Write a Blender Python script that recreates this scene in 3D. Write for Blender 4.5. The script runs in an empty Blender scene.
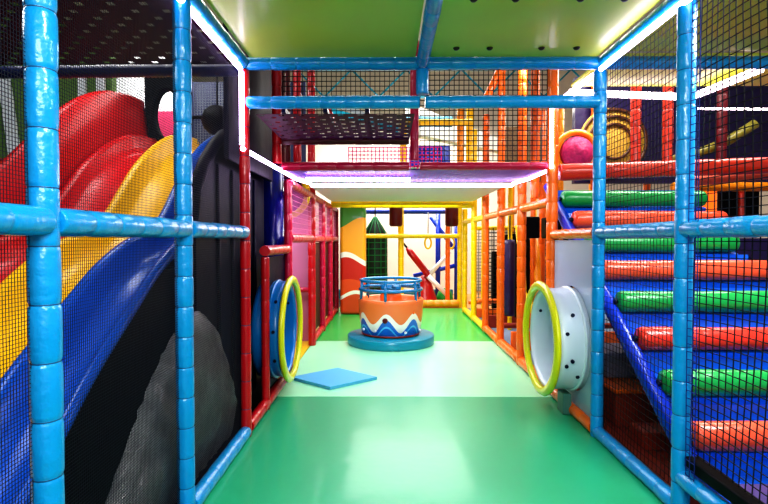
import bpy, bmesh, math, random
from mathutils import Vector, Matrix
random.seed(7)
C = bpy.context.scene.collection
sc = bpy.context.scene
PI = math.pi
def V(*a): return Vector(a)

# ------------------------------------------------------------------ materials
def lin(c):
    c = c/255.0
    return c/12.92 if c <= .04045 else ((c+.055)/1.055)**2.4
def S(r, g, b): return (lin(r), lin(g), lin(b), 1)
def mat(name, col, rough=.35, coat=0.0, bump=0.0, bscale=20, metal=0.0, var=0.0, vscale=6, emit=None, estr=0, spec=.5):
    m = bpy.data.materials.new(name); m.use_nodes = True
    nt = m.node_tree; b = nt.nodes['Principled BSDF']
    b.inputs['Base Color'].default_value = col
    b.inputs['Roughness'].default_value = rough
    b.inputs['Metallic'].default_value = metal
    b.inputs['Coat Weight'].default_value = coat
    b.inputs['Coat Roughness'].default_value = .12
    b.inputs['Specular IOR Level'].default_value = spec
    tc = nt.nodes.new('ShaderNodeTexCoord')
    if bump > 0:
        n = nt.nodes.new('ShaderNodeTexNoise'); n.inputs['Scale'].default_value = bscale; n.inputs['Detail'].default_value = 3
        bp = nt.nodes.new('ShaderNodeBump'); bp.inputs['Strength'].default_value = bump; bp.inputs['Distance'].default_value = .02
        nt.links.new(tc.outputs['Object'], n.inputs['Vector']); nt.links.new(n.outputs['Fac'], bp.inputs['Height'])
        nt.links.new(bp.outputs['Normal'], b.inputs['Normal']); nt.links.new(bp.outputs['Normal'], b.inputs['Coat Normal'])
    if var > 0:
        n2 = nt.nodes.new('ShaderNodeTexNoise'); n2.inputs['Scale'].default_value = vscale; n2.inputs['Detail'].default_value = 4
        mx = nt.nodes.new('ShaderNodeMix'); mx.data_type = 'RGBA'
        mx.inputs['A'].default_value = tuple(c*(1-var) for c in col[:3])+(1,)
        mx.inputs['B'].default_value = tuple(min(1, c*(1+var)) for c in col[:3])+(1,)
        nt.links.new(tc.outputs['Object'], n2.inputs['Vector']); nt.links.new(n2.outputs['Fac'], mx.inputs['Factor'])
        nt.links.new(mx.outputs['Result'], b.inputs['Base Color'])
    if emit:
        b.inputs['Emission Color'].default_value = emit; b.inputs['Emission Strength'].default_value = estr
    return m
M = {}
M['sky'] = mat('sky_blue_vinyl', S(10, 146, 204), .3, .4, .35, 18)
M['deep'] = mat('deep_blue_vinyl', S(8, 60, 200), .3, .4, .3, 14)
M['magenta'] = mat('magenta_vinyl', S(186, 10, 66), .32, .4, .25, 14)
M['red'] = mat('red_vinyl', S(185, 10, 28), .32, .4, .25, 14)
M['darkred'] = mat('dark_red_vinyl', S(92, 4, 20), .4, .1, .2, 14)
M['orange'] = mat('orange_vinyl', S(240, 112, 18), .32, .4, .25, 14)
M['amber'] = mat('amber_vinyl', S(238, 150, 14), .32, .4, .25, 14)
M['yellow'] = mat('yellow_vinyl', S(248, 206, 10), .32, .4, .2, 14)
M['tie'] = mat('nylon_tie', S(20, 70, 110), .5)
M['led'] = mat('led_tape', (1, 1, 1, 1), .4, emit=(.80, .62, 1, 1), estr=9)
M['ledwarm'] = mat('led_tape_warm', (1, 1, 1, 1), .4, emit=(1, .80, .88, 1), estr=4.5)
M['net_black'] = mat('black_net_cord', S(10, 10, 16), .7)
M['net_grey'] = mat('fine_net_cord', S(14, 18, 34), .7)
M['net_mag'] = mat('magenta_net_cord', S(225, 40, 130), .6)
M['net_pink'] = mat('pink_net_cord', S(240, 130, 180), .6)
M['net_blue'] = mat('blue_net_cord', S(16, 40, 120), .6)
M['ceil'] = mat('glossy_laminate', S(200, 206, 72), .4, .15, .03, 3, var=.12, vscale=1.2)
M['bayred'] = mat('deep_red_cushion', S(58, 2, 16), .5, 0, .2, 10, spec=.3)
M['rivet'] = mat('brown_rivet', S(58, 30, 22), .4)
M['deck'] = mat('perforated_purple_deck', S(46, 8, 44), .6, 0, spec=.2)
M['deckv'] = mat('violet_deck', S(120, 70, 190), .5, .0, spec=.3)
M['deckm'] = mat('maroon_deck', S(84, 6, 50), .5, 0, spec=.3)
M['slide_red'] = mat('red_plastic', S(200, 4, 18), .35, .1, .02, 3, spec=.3)
M['slide_yel'] = mat('yellow_plastic', S(250, 196, 0), .35, .1, .02, 3, spec=.3)
M['slide_blue'] = mat('blue_plastic', S(6, 96, 208), .3, .2, .02, 3, spec=.4)
M['navy'] = mat('navy_vinyl', S(2, 4, 36), .5, .0, .3, 5, spec=.2)
M['blackish'] = mat('black_vinyl', S(4, 4, 9), .55, 0, .15, 8, spec=.15)
M['tarp'] = mat('grey_crumpled_sheet', S(120, 120, 122), .4, .2, .9, 9, var=.7, vscale=9)
M['ring'] = mat('lime_yellow_plastic', S(214, 214, 10), .3, .4)
M['barrel_w'] = mat('white_plastic', S(214, 226, 236), .3, .3)
M['barrel_b'] = mat('azure_plastic', S(14, 120, 190), .3, .3)
M['bolt'] = mat('dark_bolt', S(30, 40, 66), .3, metal=.6)
M['panel_g'] = mat('pale_blue_grey_panel', S(160, 178, 200), .35, .2, .05, 5)
M['stair'] = mat('stair_blue_vinyl', S(22, 112, 228), .3, .4, .3, 5)
M['rgreen'] = mat('green_roller_vinyl', S(22, 160, 78), .32, .3, .4, 9)
M['rorange'] = mat('coral_roller_vinyl', S(238, 92, 58), .32, .3, .4, 9)
M['purple'] = mat('purple_mat_vinyl', S(62, 50, 120), .4, .2, .3, 9)
M['brown'] = mat('brown_board', S(150, 52, 30), .5, 0, .1, 20, var=.2)
M['teal'] = mat('teal_vinyl', S(14, 146, 170), .3, .3, .05, 6)
M['matblue'] = mat('light_blue_foam', S(84, 176, 214), .5, 0, .1, 30)
M['orangeseat'] = mat('orange_seat_vinyl', S(240, 120, 40), .35, .2)
M['bluepipe'] = mat('blue_painted_pipe', S(0, 124, 178), .25, .5)
M['bagnet'] = mat('dark_green_bag', S(6, 34, 26), .6)
M['baggreen'] = mat('green_cord', S(20, 130, 70), .6)
M['cream'] = mat('cream_wall', S(236, 226, 212), .7, var=.06, vscale=2)
M['white'] = mat('white_paint', S(236, 240, 246), .5)
M['hallceil'] = mat('hall_ceiling_sheet', S(208, 214, 208), .7)
M['olive'] = mat('olive_green_paint', S(96, 128, 62), .7, var=.15)
M['pink'] = mat('pink_panel', S(226, 70, 120), .5)
M['gold'] = mat('gold_woven_panel', S(230, 170, 70), .4, .1, .8, 40, var=.6, vscale=50)
M['darkp'] = mat('dark_purple_panel', S(42, 26, 82), .45, .2, .4, 6, var=.5, vscale=14)
M['rtube'] = mat('red_orange_tube', S(200, 58, 36), .35, .3, .2, 8)
M['steel'] = mat('grey_steel', S(150, 156, 160), .35, metal=.6)
M['green'] = mat('green_vinyl', S(30, 150, 60), .35, .3)
M['under'] = mat('dark_subfloor', S(30, 30, 36), .6)
def floormat(name, col, rough):
    return mat(name, col, rough, .25, .12, 5, var=.08, vscale=1.6)
M['f_near'] = floormat('green_floor_mat', S(46, 172, 124), .36)
M['f_mid'] = floormat('lit_green_floor_mat', S(160, 234, 190), .3)  # slightly paler mat, with the overhead strip light also put into its colour
M['f_far'] = floormat('grass_green_floor_mat', S(36, 178, 84), .34)

# ------------------------------------------------------------------ mesh helpers
class MB:
    def __init__(s): s.bm = bmesh.new()
    def box(s, p0, p1, bev=0, mi=0):
        x0, y0, z0 = p0; x1, y1, z1 = p1
        r = bmesh.ops.create_cube(s.bm, size=1)
        mtx = Matrix.Translation(((x0+x1)/2, (y0+y1)/2, (z0+z1)/2)) @ Matrix.Diagonal((abs(x1-x0), abs(y1-y0), abs(z1-z0), 1))
        bmesh.ops.transform(s.bm, matrix=mtx, verts=r['verts'])
        if bev:
            es = list({e for v in r['verts'] for e in v.link_edges})
            bmesh.ops.bevel(s.bm, geom=es, offset=bev, segments=3, affect='EDGES', profile=.5)
        return s
    def sweep(s, pts, rads, n=14, cap=True, flat=None):
        """tube through pts with a radius at each"""
        pts = [Vector(p) for p in pts]
        if not hasattr(rads, '__len__'): rads = [rads]*len(pts)
        rings = []
        t0 = (pts[1]-pts[0]).normalized()
        up = V(0, 0, 1) if abs(t0.z) < .9 else V(0, 1, 0)
        u = t0.cross(up).normalized()
        for i, p in enumerate(pts):
            a = pts[max(0, i-1)]; b = pts[min(len(pts)-1, i+1)]
            t = (b-a).normalized()
            u = (u - t*u.dot(t)).normalized(); w = t.cross(u)
            rings.append([s.bm.verts.new(p+(u*math.cos(2*PI*k/n)+w*math.sin(2*PI*k/n)*(flat or 1))*rads[i]) for k in range(n)])
        for i in range(len(rings)-1):
            for k in range(n):
                f = s.bm.faces.new((rings[i][k], rings[i][(k+1) % n], rings[i+1][(k+1) % n], rings[i+1][k])); f.smooth = True
        if cap:
            s.bm.faces.new(list(reversed(rings[0]))); s.bm.faces.new(rings[-1])
        return s
    def lathe(s, prof, c=(0, 0, 0), axis='z', n=40, closed=False):
        """prof = [(r, h)...]; axis along z or x or y"""
        c = Vector(c); rings = []
        for r, h in prof:
            ring = []
            for k in range(n):
                a = 2*PI*k/n; p = (r*math.cos(a), r*math.sin(a), h)
                if axis == 'x': p = (h, r*math.cos(a), r*math.sin(a))
                if axis == 'y': p = (r*math.cos(a), h, r*math.sin(a))
                ring.append(s.bm.verts.new(c+Vector(p)))
            rings.append(ring)
        m = len(rings)
        for i in range(m if closed else m-1):
            A = rings[i]; B = rings[(i+1) % m]
            for k in range(n):
                f = s.bm.faces.new((A[k], A[(k+1) % n], B[(k+1) % n], B[k])); f.smooth = True
        if not closed:
            if prof[0][0] > 1e-4: s.bm.faces.new(rings[0])
            if prof[-1][0] > 1e-4: s.bm.faces.new(rings[-1])
        return s
    def prism(s, poly, axis, a, b):
        """extrude 2-D polygon; axis 'x': poly in (y,z), 'y': poly in (x,z), 'z': poly in (x,y)"""
        def mk(q, t):
            if axis == 'x': return (t, q[0], q[1])
            if axis == 'y': return (q[0], t, q[1])
            return (q[0], q[1], t)
        A = [s.bm.verts.new(mk(q, a)) for q in poly]; B = [s.bm.verts.new(mk(q, b)) for q in poly]
        s.bm.faces.new(A); s.bm.faces.new(list(reversed(B)))
        for k in range(len(poly)):
            s.bm.faces.new((A[k], B[k], B[(k+1) % len(poly)], A[(k+1) % len(poly)]))
        return s
    def build(s, name, m, parent=None, smooth=False):
        bmesh.ops.recalc_face_normals(s.bm, faces=s.bm.faces)
        me = bpy.data.meshes.new(name)
        if smooth:
            for f in s.bm.faces: f.smooth = True
        s.bm.to_mesh(me); s.bm.free()
        if isinstance(m, (list, tuple)):
            for q in m: me.materials.append(q)
        else: me.materials.append(m)
        o = bpy.data.objects.new(name, me); C.objects.link(o)
        if parent:
            o.parent = parent; o.matrix_parent_inverse = parent.matrix_basis.inverted()
        return o
def tag(o, label, cat, group=None, kind=None):
    if label: o['label'] = label
    if cat: o['category'] = cat
    if group: o['group'] = group
    if kind: o['kind'] = kind
    return o
def thing(name, label, cat, loc, group=None):
    o = bpy.data.objects.new(name, None); C.objects.link(o); o.location = loc; o.empty_display_size = .1
    return tag(o, label, cat, group)
def struct(name, o):
    o.name = name; o['kind'] = 'structure'; return o

R0 = .0435
def pole(name, p0, p1, m, label, cat, group, r=R0, ties=False, seg=.17, trim0=0, trim1=0, n=16):
    """foam padded pipe: bulging sleeves cinched every `seg` metres"""
    p0 = Vector(p0); p1 = Vector(p1); d = (p1-p0); L = d.length; d.normalize()
    p0 = p0+d*trim0; p1 = p1-d*trim1; L = (p1-p0).length
    k = max(1, round(L/seg)); sl = L/k
    pts = []; rad = []; cuts = []
    rs = random.Random(int(abs(p0.x*91+p0.y*57+p1.z*31)*10))
    for i in range(k):
        a = i*sl
        w = 1+rs.uniform(-.03, .03)
        for t, q in ((.0, .91), (.03, .965), (.09, 1.0), (.5, 1.015), (.91, 1.0), (.97, .965)):
            pts.append(p0+d*(a+t*sl)); rad.append(r*q*(w if .05 < t < .95 else 1))
        if i: cuts.append(a)
    pts.append(p1); rad.append(r*.91)
    if ties:
        root = thing(name, label, cat, p0, group)
        fs = MB().sweep(pts, rad, n).build('foam_sleeve', m, root)
        for a in cuts:
            MB().sweep([p0+d*(a-.0035), p0+d*(a+.0035)], r*.93, n).build('cable_tie', M['tie'], fs)
        return root
    o = MB().sweep(pts, rad, n).build(name, m)
    return tag(o, label, cat, group)

def net(label, o, u, v, cu, cv, th, m, group=None, sag=0.0, sagdir=(1, 0, 0), name='safety_net', seg=1, parent=None, clip=None):
    """knotted net in the parallelogram o,u,v with cell cu x cv and real cords"""
    o = Vector(o); u = Vector(u); v = Vector(v); sd = Vector(sagdir)
    nu = max(2, round(u.length/cu)); nv = max(2, round(v.length/cv))
    b = MB(); bm = b.bm; nrm = u.cross(v).normalized()
    def P(a, c):
        return o+u*a+v*c+sd*(sag*math.sin(PI*a)*math.sin(PI*c) + (sag*.25*math.sin(9*a+5*c) if sag else 0))
    def cord(fa):
        k = seg; pr = None
        for i in range(k+1):
            p, w = fa(i/k)
            w = w*th/2; q = nrm*th/2
            ring = [bm.verts.new(p+w+q), bm.verts.new(p-w+q), bm.verts.new(p-w-q), bm.verts.new(p+w-q)]
            if pr:
                for j in range(4): bm.faces.new((pr[j], pr[(j+1) % 4], ring[(j+1) % 4], ring[j]))
            pr = ring
    un = u.normalized(); vn = v.normalized()
    for i in range(nu+1): cord(lambda t, i=i: (P(i/nu, t), un))
    for i in range(nv+1): cord(lambda t, i=i: (P(t, i/nv), vn))
    ob = b.build(name, m, parent)
    return ob if parent else tag(ob, label, 'net', group)

def holed_panel(cx, cz, r, y0, y1, z0, z1, x, th, n=48):
    """panel in plane X=x over y0..y1,z0..z1 with a round hole"""
    b = MB(); bm = b.bm
    for side in (0, 1):
        pass
    def rectpt(a):
        c, s_ = math.cos(a), math.sin(a); ts = []
        if c > 1e-6: ts.append((y1-cx)/c)
        if c < -1e-6: ts.append((y0-cx)/c)
        if s_ > 1e-6: ts.append((z1-cz)/s_)
        if s_ < -1e-6: ts.append((z0-cz)/s_)
        t = min(ts); return (cx+c*t, cz+s_*t)
    angs = sorted(set([2*PI*k/n for k in range(n)]+[math.atan2(zz-cz, yy-cx) % (2*PI) for yy in (y0, y1) for zz in (z0, z1)]))
    I = []; O = []
    for a in angs:
        i = (cx+r*math.cos(a), cz+r*math.sin(a)); o = rectpt(a)
        I.append([bm.verts.new((x+t, i[0], i[1])) for t in (0, th)])
        O.append([bm.verts.new((x+t, o[0], o[1])) for t in (0, th)])
    m = len(angs)
    for k in range(m):
        j = (k+1) % m
        bm.faces.new((I[k][0], I[j][0], O[j][0], O[k][0])); bm.faces.new((I[k][1], O[k][1], O[j][1], I[j][1]))
        bm.faces.new((I[k][0], I[k][1], I[j][1], I[j][0])); bm.faces.new((O[k][0], O[j][0], O[j][1], O[k][1]))
    return b

def perforated(x0, x1, y0, y1, z, th, pitch, hole, sheet=True):
    b = MB(); bm = b.bm
    nx = max(1, round((x1-x0)/pitch)); ny = max(1, round((y1-y0)/pitch))
    dx = (x1-x0)/nx; dy = (y1-y0)/ny; h = hole/2
    for zz in (z, z+th):
        G = {}
        for i in range(nx+1):
            for j in range(ny+1): G[i, j] = bm.verts.new((x0+i*dx, y0+j*dy, zz))
        for i in range(nx):
            for j in range(ny):
                c = [G[i, j], G[i+1, j], G[i+1, j+1], G[i, j+1]]
                if (i+j) % 2:
                    bm.faces.new(c); continue
                mx = x0+(i+.5)*dx; my = y0+(j+.5)*dy
                q = [bm.verts.new((mx+a*h, my+e*h, zz)) for a, e in ((-1, -1), (1, -1), (1, 1), (-1, 1))]
                for k in range(4): bm.faces.new((c[k], c[(k+1) % 4], q[(k+1) % 4], q[k]))
    return b

def catmull(P, x):
    """P sorted list of (x, y)"""
    for i in range(len(P)-1):
        if x <= P[i+1][0] or i == len(P)-2:
            p0 = P[max(0, i-1)]; p1 = P[i]; p2 = P[i+1]; p3 = P[min(len(P)-1, i+2)]
            t = (x-p1[0])/(p2[0]-p1[0]); t = max(0, min(1, t))
            m1 = (p2[1]-p0[1])/(p2[0]-p0[0])*(p2[0]-p1[0]); m2 = (p3[1]-p1[1])/(p3[0]-p1[0])*(p2[0]-p1[0])
            return (2*t**3-3*t*t+1)*p1[1]+(t**3-2*t*t+t)*m1+(-2*t**3+3*t*t)*p2[1]+(t**3-t*t)*m2

# ------------------------------------------------------------------ camera
H = 1.4
cam_d = bpy.data.cameras.new('camera'); cam = bpy.data.objects.new('camera', cam_d); C.objects.link(cam)
cam.location = (0, 0, H)
F = 500.0
cam_d.sensor_fit = 'HORIZONTAL'; cam_d.sensor_width = 36; cam_d.lens = 36*F/768
cam_d.clip_start = .05
cam.rotation_euler = (PI/2-math.atan(12/F), 0, math.atan(4/F))
sc.camera = cam
sc.view_settings.view_transform = 'Standard'
try: sc.view_settings.look = 'High Contrast'
except Exception: pass
sc.view_settings.exposure = 0.15

XL, XC, XR = -1.01, .24, 1.49
YF = [.45, 1.48, 2.50, 3.53, 4.56, 5.59, 6.62, 7.65, 8.68, 9.71]
ZT = 2.635

# ------------------------------------------------------------------ room shell
def slab(name, p0, p1, m): return struct(name, MB().box(p0, p1).build(name, m))
slab('floor', (-7, -2, -.12), (9, 14, -.05), M['under'])
slab('wall_far', (-7, 14, -.12), (9, 14.15, 6.5), M['cream'])
slab('wall_left', (-7.15, -2, -.12), (-7, 14, 6.5), M['olive'])
slab('wall_right', (9, -2, -.12), (9.15, 14, 6.5), M['cream'])
slab('ceiling', (-7, -2, 6.2), (9, 14, 6.3), M['hallceil'])

# floor mats of the corridor
def fmat(y0, y1, m, label):
    o = MB().box((XL-.02, y0, -.05), (XR+.02, y1, 0), .006).build('floor_mat', m)
    return tag(o, label, 'mat', 'green floor mats')
fmat(-.6, 4.44, M['f_near'], 'large glossy green floor mat nearest the camera, in front of the straight seam')
fmat(4.446, 6.9, M['f_mid'], 'paler green floor mat with strip light in its colour, under blue square and carousel')
fmat(6.906, 10.25, M['f_far'], 'grass green floor mat behind the carousel at the far end')
# side floors
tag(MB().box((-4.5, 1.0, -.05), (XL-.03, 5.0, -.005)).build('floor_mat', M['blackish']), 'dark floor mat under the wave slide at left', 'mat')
tag(MB().box((-2.6, 5.0, -.05), (XL-.03, 9.9, .0)).build('floor_mat', M['yellow']), 'yellow floor mat inside the magenta bays at left', 'mat')
tag(MB().box((XR+.03, 4.7, -.05), (6, 10.2, .0)).build('floor_mat', mat('grey_blue_mat', S(120, 140, 170), .5)), 'grey blue floor mat behind the orange posts at right', 'mat')
tag(MB().box((XR+.03, 1.0, -.05), (6, 4.69, .0)).build('floor_mat', M['brown']), 'brown floor board under the roller stair', 'mat')
tag(MB().box((XL, 10.26, -.05), (6, 13.9, .0)).build('floor_mat', mat('tan_mat', S(206, 150, 90), .5)), 'tan floor of the hall beyond the yellow gate frame', 'mat')

# ------------------------------------------------------------------ near blue frame
G1 = 'sky blue padded posts'; G2 = 'sky blue padded beams'
pole('padded_post', (XL-.014, 1.48, 0), (XL-.014, 1.48, 2.59), M['sky'], 'sky blue padded post nearest the camera at far left, in front of the slide', 'post', G1, ties=True)
pole('padded_post', (XL-.014, 2.50, 0), (XL-.014, 2.50, 2.59), M['sky'], 'second sky blue padded post from the left, with the blue slide running behind it', 'post', G1, ties=True, seg=.155)
pole('padded_post', (XR, 2.53, 0), (XR, 2.53, 2.59), M['sky'], 'sky blue padded post nearest at right, crossing the coral and green rollers', 'post', G1, ties=True)
pole('padded_post', (XR, 3.55, 0), (XR, 3.55, 2.59), M['sky'], 'sky blue post at right between the grey tunnel panel and the rollers', 'post', G1, ties=True, seg=.15)
pole('padded_post', (XC, 3.53, 2.42), (XC, 3.53, 2.59), M['sky'], 'short sky blue post joining the two blue cross beams at top centre', 'post', G1)
pole('padded_post', (XR, 1.5, 0), (XR, 1.5, 2.59), M['sky'], 'sky blue padded post beside the camera at right', 'post', G1)
# XL post 3 is red below, blue-white LED above
pole('padded_post', (XL, 3.53, 0), (XL, 3.53, 2.59), M['red'], 'dark red padded post at the far end of the blue base beam', 'post', 'red padded posts', r=.036, ties=True, seg=.2)
# top ring beams
for (a, b, l) in (
    ((XL, 3.53, ZT), (XC, 3.53, ZT), 'upper sky blue cross beam at top left, along the edge of the ceiling panel'),
    ((XC, 3.53, ZT), (XR, 3.53, ZT), 'upper sky blue cross beam at top right, along the edge of the riveted ceiling panel'),
    ((XL, 3.53, 2.365), (XC, 3.53, 2.365), 'lower sky blue cross beam at left, above the maroon perforated deck'),
    ((XC, 3.53, 2.365), (XR, 3.53, 2.365), 'lower sky blue cross beam at right, in front of the orange posts'),
    ((XC, 2.50, ZT), (XC, 3.53, ZT), 'sky blue beam running down the middle of the green ceiling'),
    ((XL, 2.50, ZT), (XL, 3.53, ZT), 'sky blue top beam at left beside the sloping light strip'),
    ((XR, 2.50, ZT), (XR, 3.53, ZT), 'sky blue top beam at right beside the sloping light strip'),
    ((XL, 1.48, ZT), (XL, 2.50, ZT), 'sky blue top beam between the two left posts'),
    ((XR, 1.48, ZT), (XR, 2.50, ZT), 'sky blue top beam over the coarse black net at right'),
    ((XL, 2.50, ZT+.03), (XC, 2.50, ZT+.03), 'sky blue cross beam at the top edge, left of the middle'),
    ((XC, 2.50, ZT+.03), (XR, 2.50, ZT+.03), 'sky blue cross beam at the top edge, right of the middle'),
    ((XR, 3.53, ZT), (3.9, 3.53, ZT), 'sky blue cross beam above the roller stair, seen through the net'),
    ((XR, 1.5, 1.455), (XR, 2.53, 1.455), 'thick sky blue rail at right of the nearest right post, across the coarse net'),
    ((XR, 2.53, 1.455), (XR, 3.55, 1.455), 'sky blue rail between the two right posts, in front of the rollers'),
    ((XL, .45, 1.455), (XL, 1.48, 1.455), 'thick sky blue rail left of the nearest left post'),
    ((XL, 1.48, 1.455), (XL, 2.50, 1.455), 'sky blue rail between the two left posts across the slide'),
    ((XL, 2.50, 1.455), (XL, 3.53, 1.455), 'sky blue rail from the second left post to the dark red post'),
    ((XL, 2.50, .04), (XL, 3.53, .04), 'sky blue base beam along the left floor edge'),
    ((XL, 1.48, .04), (XL, 2.50, .04), 'sky blue base beam between the two left posts'),
    ((XR, 2.53, .04), (XR, 3.55, .04), 'sky blue base beam along the right floor edge below the stair'),
    ((XR, 1.5, .2), (XR, 2.53, .2), 'sky blue low beam at the bottom right corner with a black pad'),
):
    pole('padded_beam', a, b, M['sky'], l, 'beam', G2, trim0=.02, trim1=.02, r=R0, ties=False)
tag(MB().box((XR-.02, 1.5, .27), (XR+.05, 2.47, .33), .01).build('edge_pad', M['blackish']), 'black edge pad lying along the low blue beam at bottom right', 'pad')

# ceiling panels
def panel(x0, x1, y0, y1, z, label, rivs=()):
    root = thing('ceiling_panel', label, 'panel', (x0, y0, z))
    bd = MB().box((x0, y0, z), (x1, y1, z+.02)).build('board', M['ceil'], root)
    for (x, y) in rivs:
        MB().lathe([(0.0, -.016), (.012, -.014), (.02, -.006), (.022, 0)], (x, y, z), n=16).build('rivet', M['rivet'], bd)
    return root
panel(XL+.05, XC-.05, 2.54, 3.49, 2.665, 'glossy green ceiling panel at top left of the blue middle beam')
panel(XC+.05, XR-.05, 2.54, 3.49, 2.665, 'glossy green ceiling panel with dark rivets right of the blue middle beam',
      [(x, y) for y in (3.33, 2.66) for x in (.45, .67, 1.01, 1.24)])
panel(XR+.06, 3.9, 1.2, 3.49, 2.70, 'green ceiling panel over the roller stair, seen through the coarse net')
panel(XR+.06, 3.9, 3.58, 4.28, 2.70, 'pale ceiling panel behind the upper blue beam over the stair')
panel(XL+.05, XC-.05, .6, 2.46, 2.70, 'green ceiling panel above the camera, left')
panel(XC+.05, XR-.05, .6, 2.46, 2.70, 'green ceiling panel above the camera, right')

# ------------------------------------------------------------------ LED strips
def led(pts, label, m='led', r=.017, g='white led light strips'):
    o = MB().sweep(pts, r, 8).build('light_strip', M[m]); return tag(o, label, 'light', g)
led([(XL+.0, 2.0, 2.572), (XL+.0, 3.44, 2.572)], 'white glowing light strip along the top left beam, sloping to the corner')
led([(XL+.0, 3.465, 2.56), (XL+.0, 3.465, 2.06)], 'vertical glowing light strip on the dark red post below the corner')
led([(XL+.0, 3.48, 2.035), (XL+.03, 4.5, 2.035), (XL+.06, 5.2, 2.03), (XL+.16, 5.5, 2.02)], 'glowing light strip running back along the left edge below the maroon deck')
led([(XL+.16, 5.52, 2.0), (XR-.12, 5.52, 2.0)], 'long horizontal glowing light strip across the corridor below the violet deck')
led([(XL+.2, 4.95, 2.0), (XC-.02, 4.95, 1.995)], 'shorter horizontal light strip in front of the long one, left of the middle', r=.02)
led([(XR-.12, 5.5, 2.02), (XR-.04, 5.2, 2.03), (XR-.03, 4.58, 2.035)], 'glowing light strip along the right edge of the violet deck')
led([(XR-.03, 4.5, 2.04), (XR-.03, 4.5, 2.58)], 'vertical glowing light strip on the orange post at right')
led([(XR-.03, 2.0, 2.572), (XR-.03, 3.47, 2.572)], 'white glowing light strip along the top right beam, sloping to the corner')
led([(XR-.03, 3.6, 2.572), (XR-.03, 4.48, 2.59)], 'glowing light strip behind the right corner, running back to the orange post')
led([(XR+.06, 4.32, 2.66), (2.58, 4.32, 2.62)], 'horizontal light strip behind the net above the round woven panel', 'ledwarm', .03)
led([(2.62, 4.3, 2.63), (2.66, 3.62, 2.62)], 'slanting light strip behind the coarse net at upper right', 'ledwarm', .03)
led([(2.88, 4.7, 2.62), (3.9, 4.7, 2.61)], 'thin light strip behind the coarse net over the dark purple panels', 'ledwarm', .01)

# ------------------------------------------------------------------ nets near
net('fine dark safety net between the two left blue posts in front of the slide', (XL-.03, 1.52, .05), (0, .94, 0), (0, 0, 2.5), .0115, .0115, .0014, M['net_grey'], 'fine nets over the slide')
net('fine dark safety net left of the nearest left post', (XL-.03, .7, .05), (0, .74, 0), (0, 0, 2.5), .0115, .0115, .0014, M['net_grey'], 'fine nets over the slide')
net('fine dark safety net between the second blue post and the dark red post', (XL-.03, 2.55, .05), (0, .94, 0), (0, 0, 2.5), .013, .013, .0014, M['net_grey'], 'fine nets over the slide')
net('coarse black rope net at the right edge in front of the rollers', (XR+.03, 1.52, .3), (0, .97, 0), (0, -.02, 2.3), .042, .038, .0036, M['net_black'], 'black rope nets at right', sag=.03, seg=10)
net('black rope net between the two right blue posts', (XR+.03, 2.58, .08), (0, .93, 0), (0, 0, 2.5), .04, .04, .0026, M['net_black'], 'black rope nets at right', sag=.02, seg=8)
net('blue net sleeve hanging just right of the nearest right post', (XR-.03, 2.37, .25), (0, .07, 0), (0, 0, 2.35), .035, .038, .0032, M['net_blue'], sag=.01, seg=4)

# ------------------------------------------------------------------ wave slide
PZ = [(1.2, .2), (1.5, .27), (1.9, .54), (2.2, .79), (2.6, 1.06), (2.9, 1.25), (3.2, 1.38), (3.5, 1.46), (3.75, 1.59), (3.96, 1.79), (4.2, 2.02), (4.6, 2.28), (5.0, 2.44), (5.5, 2.5)]
sl = thing('wave_slide', 'wide three lane wave slide in red, yellow and blue plastic behind the left net', 'slide', (-2, 3, 0))
YS = [1.2+i*(5.5-1.2)/70 for i in range(71)]
def lane(x0, x1, m, depth=.15):
    b = MB(); bm = b.bm
    w = x1-x0
    sec = [(x0, -.03), (x0+.0, .0), (x0+.015, .012), (x0+.05, .012), (x0+.07, -.02), (x0+.10, -depth*.75), (x0+.15, -depth), (x0+w*.5, -depth-.015), (x1-.10, -depth), (x1-.04, -depth*.72), (x1-.005, -.05), (x1-.004, -.06)]
    rows = []
    for y in YS:
        z = catmull(PZ, y); rows.append([bm.verts.new((x, y, z+h)) for x, h in sec])
    for i in range(len(rows)-1):
        for k in range(len(sec)-1):
            f = bm.faces.new((rows[i][k], rows[i][k+1], rows[i+1][k+1], rows[i+1][k])); f.smooth = True
    return b.build('slide_lane', m, sl)
o = lane(-2.60, -2.15, M['slide_red']); o['label'] = 'red lane'
o = lane(-2.15, -1.72, M['slide_yel']); o['label'] = 'yellow lane'
o = lane(-1.72, -1.33, M['slide_blue']); o['label'] = 'blue lane'
# outer blue lip
MB().sweep([(-1.33, y, catmull(PZ, y)-.0) for y in YS], .03, 10).build('slide_rim', M['slide_blue'], sl)
# high red side wall
b = MB(); bm = b.bm
WT = [(1.2, .5), (2.5, 1.3), (3.48, 1.92), (4.05, 2.41), (4.38, 2.64), (4.77, 2.82), (5.15, 2.9), (5.5, 2.94)]
rows = []
for y in YS:
    zt = catmull(WT, y); zb = catmull(PZ, y)-.16
    rows.append([bm.verts.new((-2.60, y, zb)), bm.verts.new((-2.64, y, (zt+zb)/2)), bm.verts.new((-2.68, y, zt-.02)), bm.verts.new((-2.70, y, zt)), bm.verts.new((-2.74, y, zt)), bm.verts.new((-2.76, y, zt-.03)), bm.verts.new((-2.74, y, zb))])
for i in range(len(rows)-1):
    for k in range(6):
        f = bm.faces.new((rows[i][k], rows[i][k+1], rows[i+1][k+1], rows[i+1][k])); f.smooth = True
bm.faces.new(rows[-1])
bm.faces.new(list(reversed(rows[0])))
b.build('side_wall', M['slide_red'], sl)
# dark skirt below blue lane
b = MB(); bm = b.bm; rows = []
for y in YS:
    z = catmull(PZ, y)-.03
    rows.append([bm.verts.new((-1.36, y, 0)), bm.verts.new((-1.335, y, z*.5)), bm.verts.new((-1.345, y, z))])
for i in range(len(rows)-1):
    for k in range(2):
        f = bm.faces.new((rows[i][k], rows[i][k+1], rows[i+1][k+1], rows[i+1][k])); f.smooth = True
b.build('skirt', M['blackish'], sl)
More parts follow.
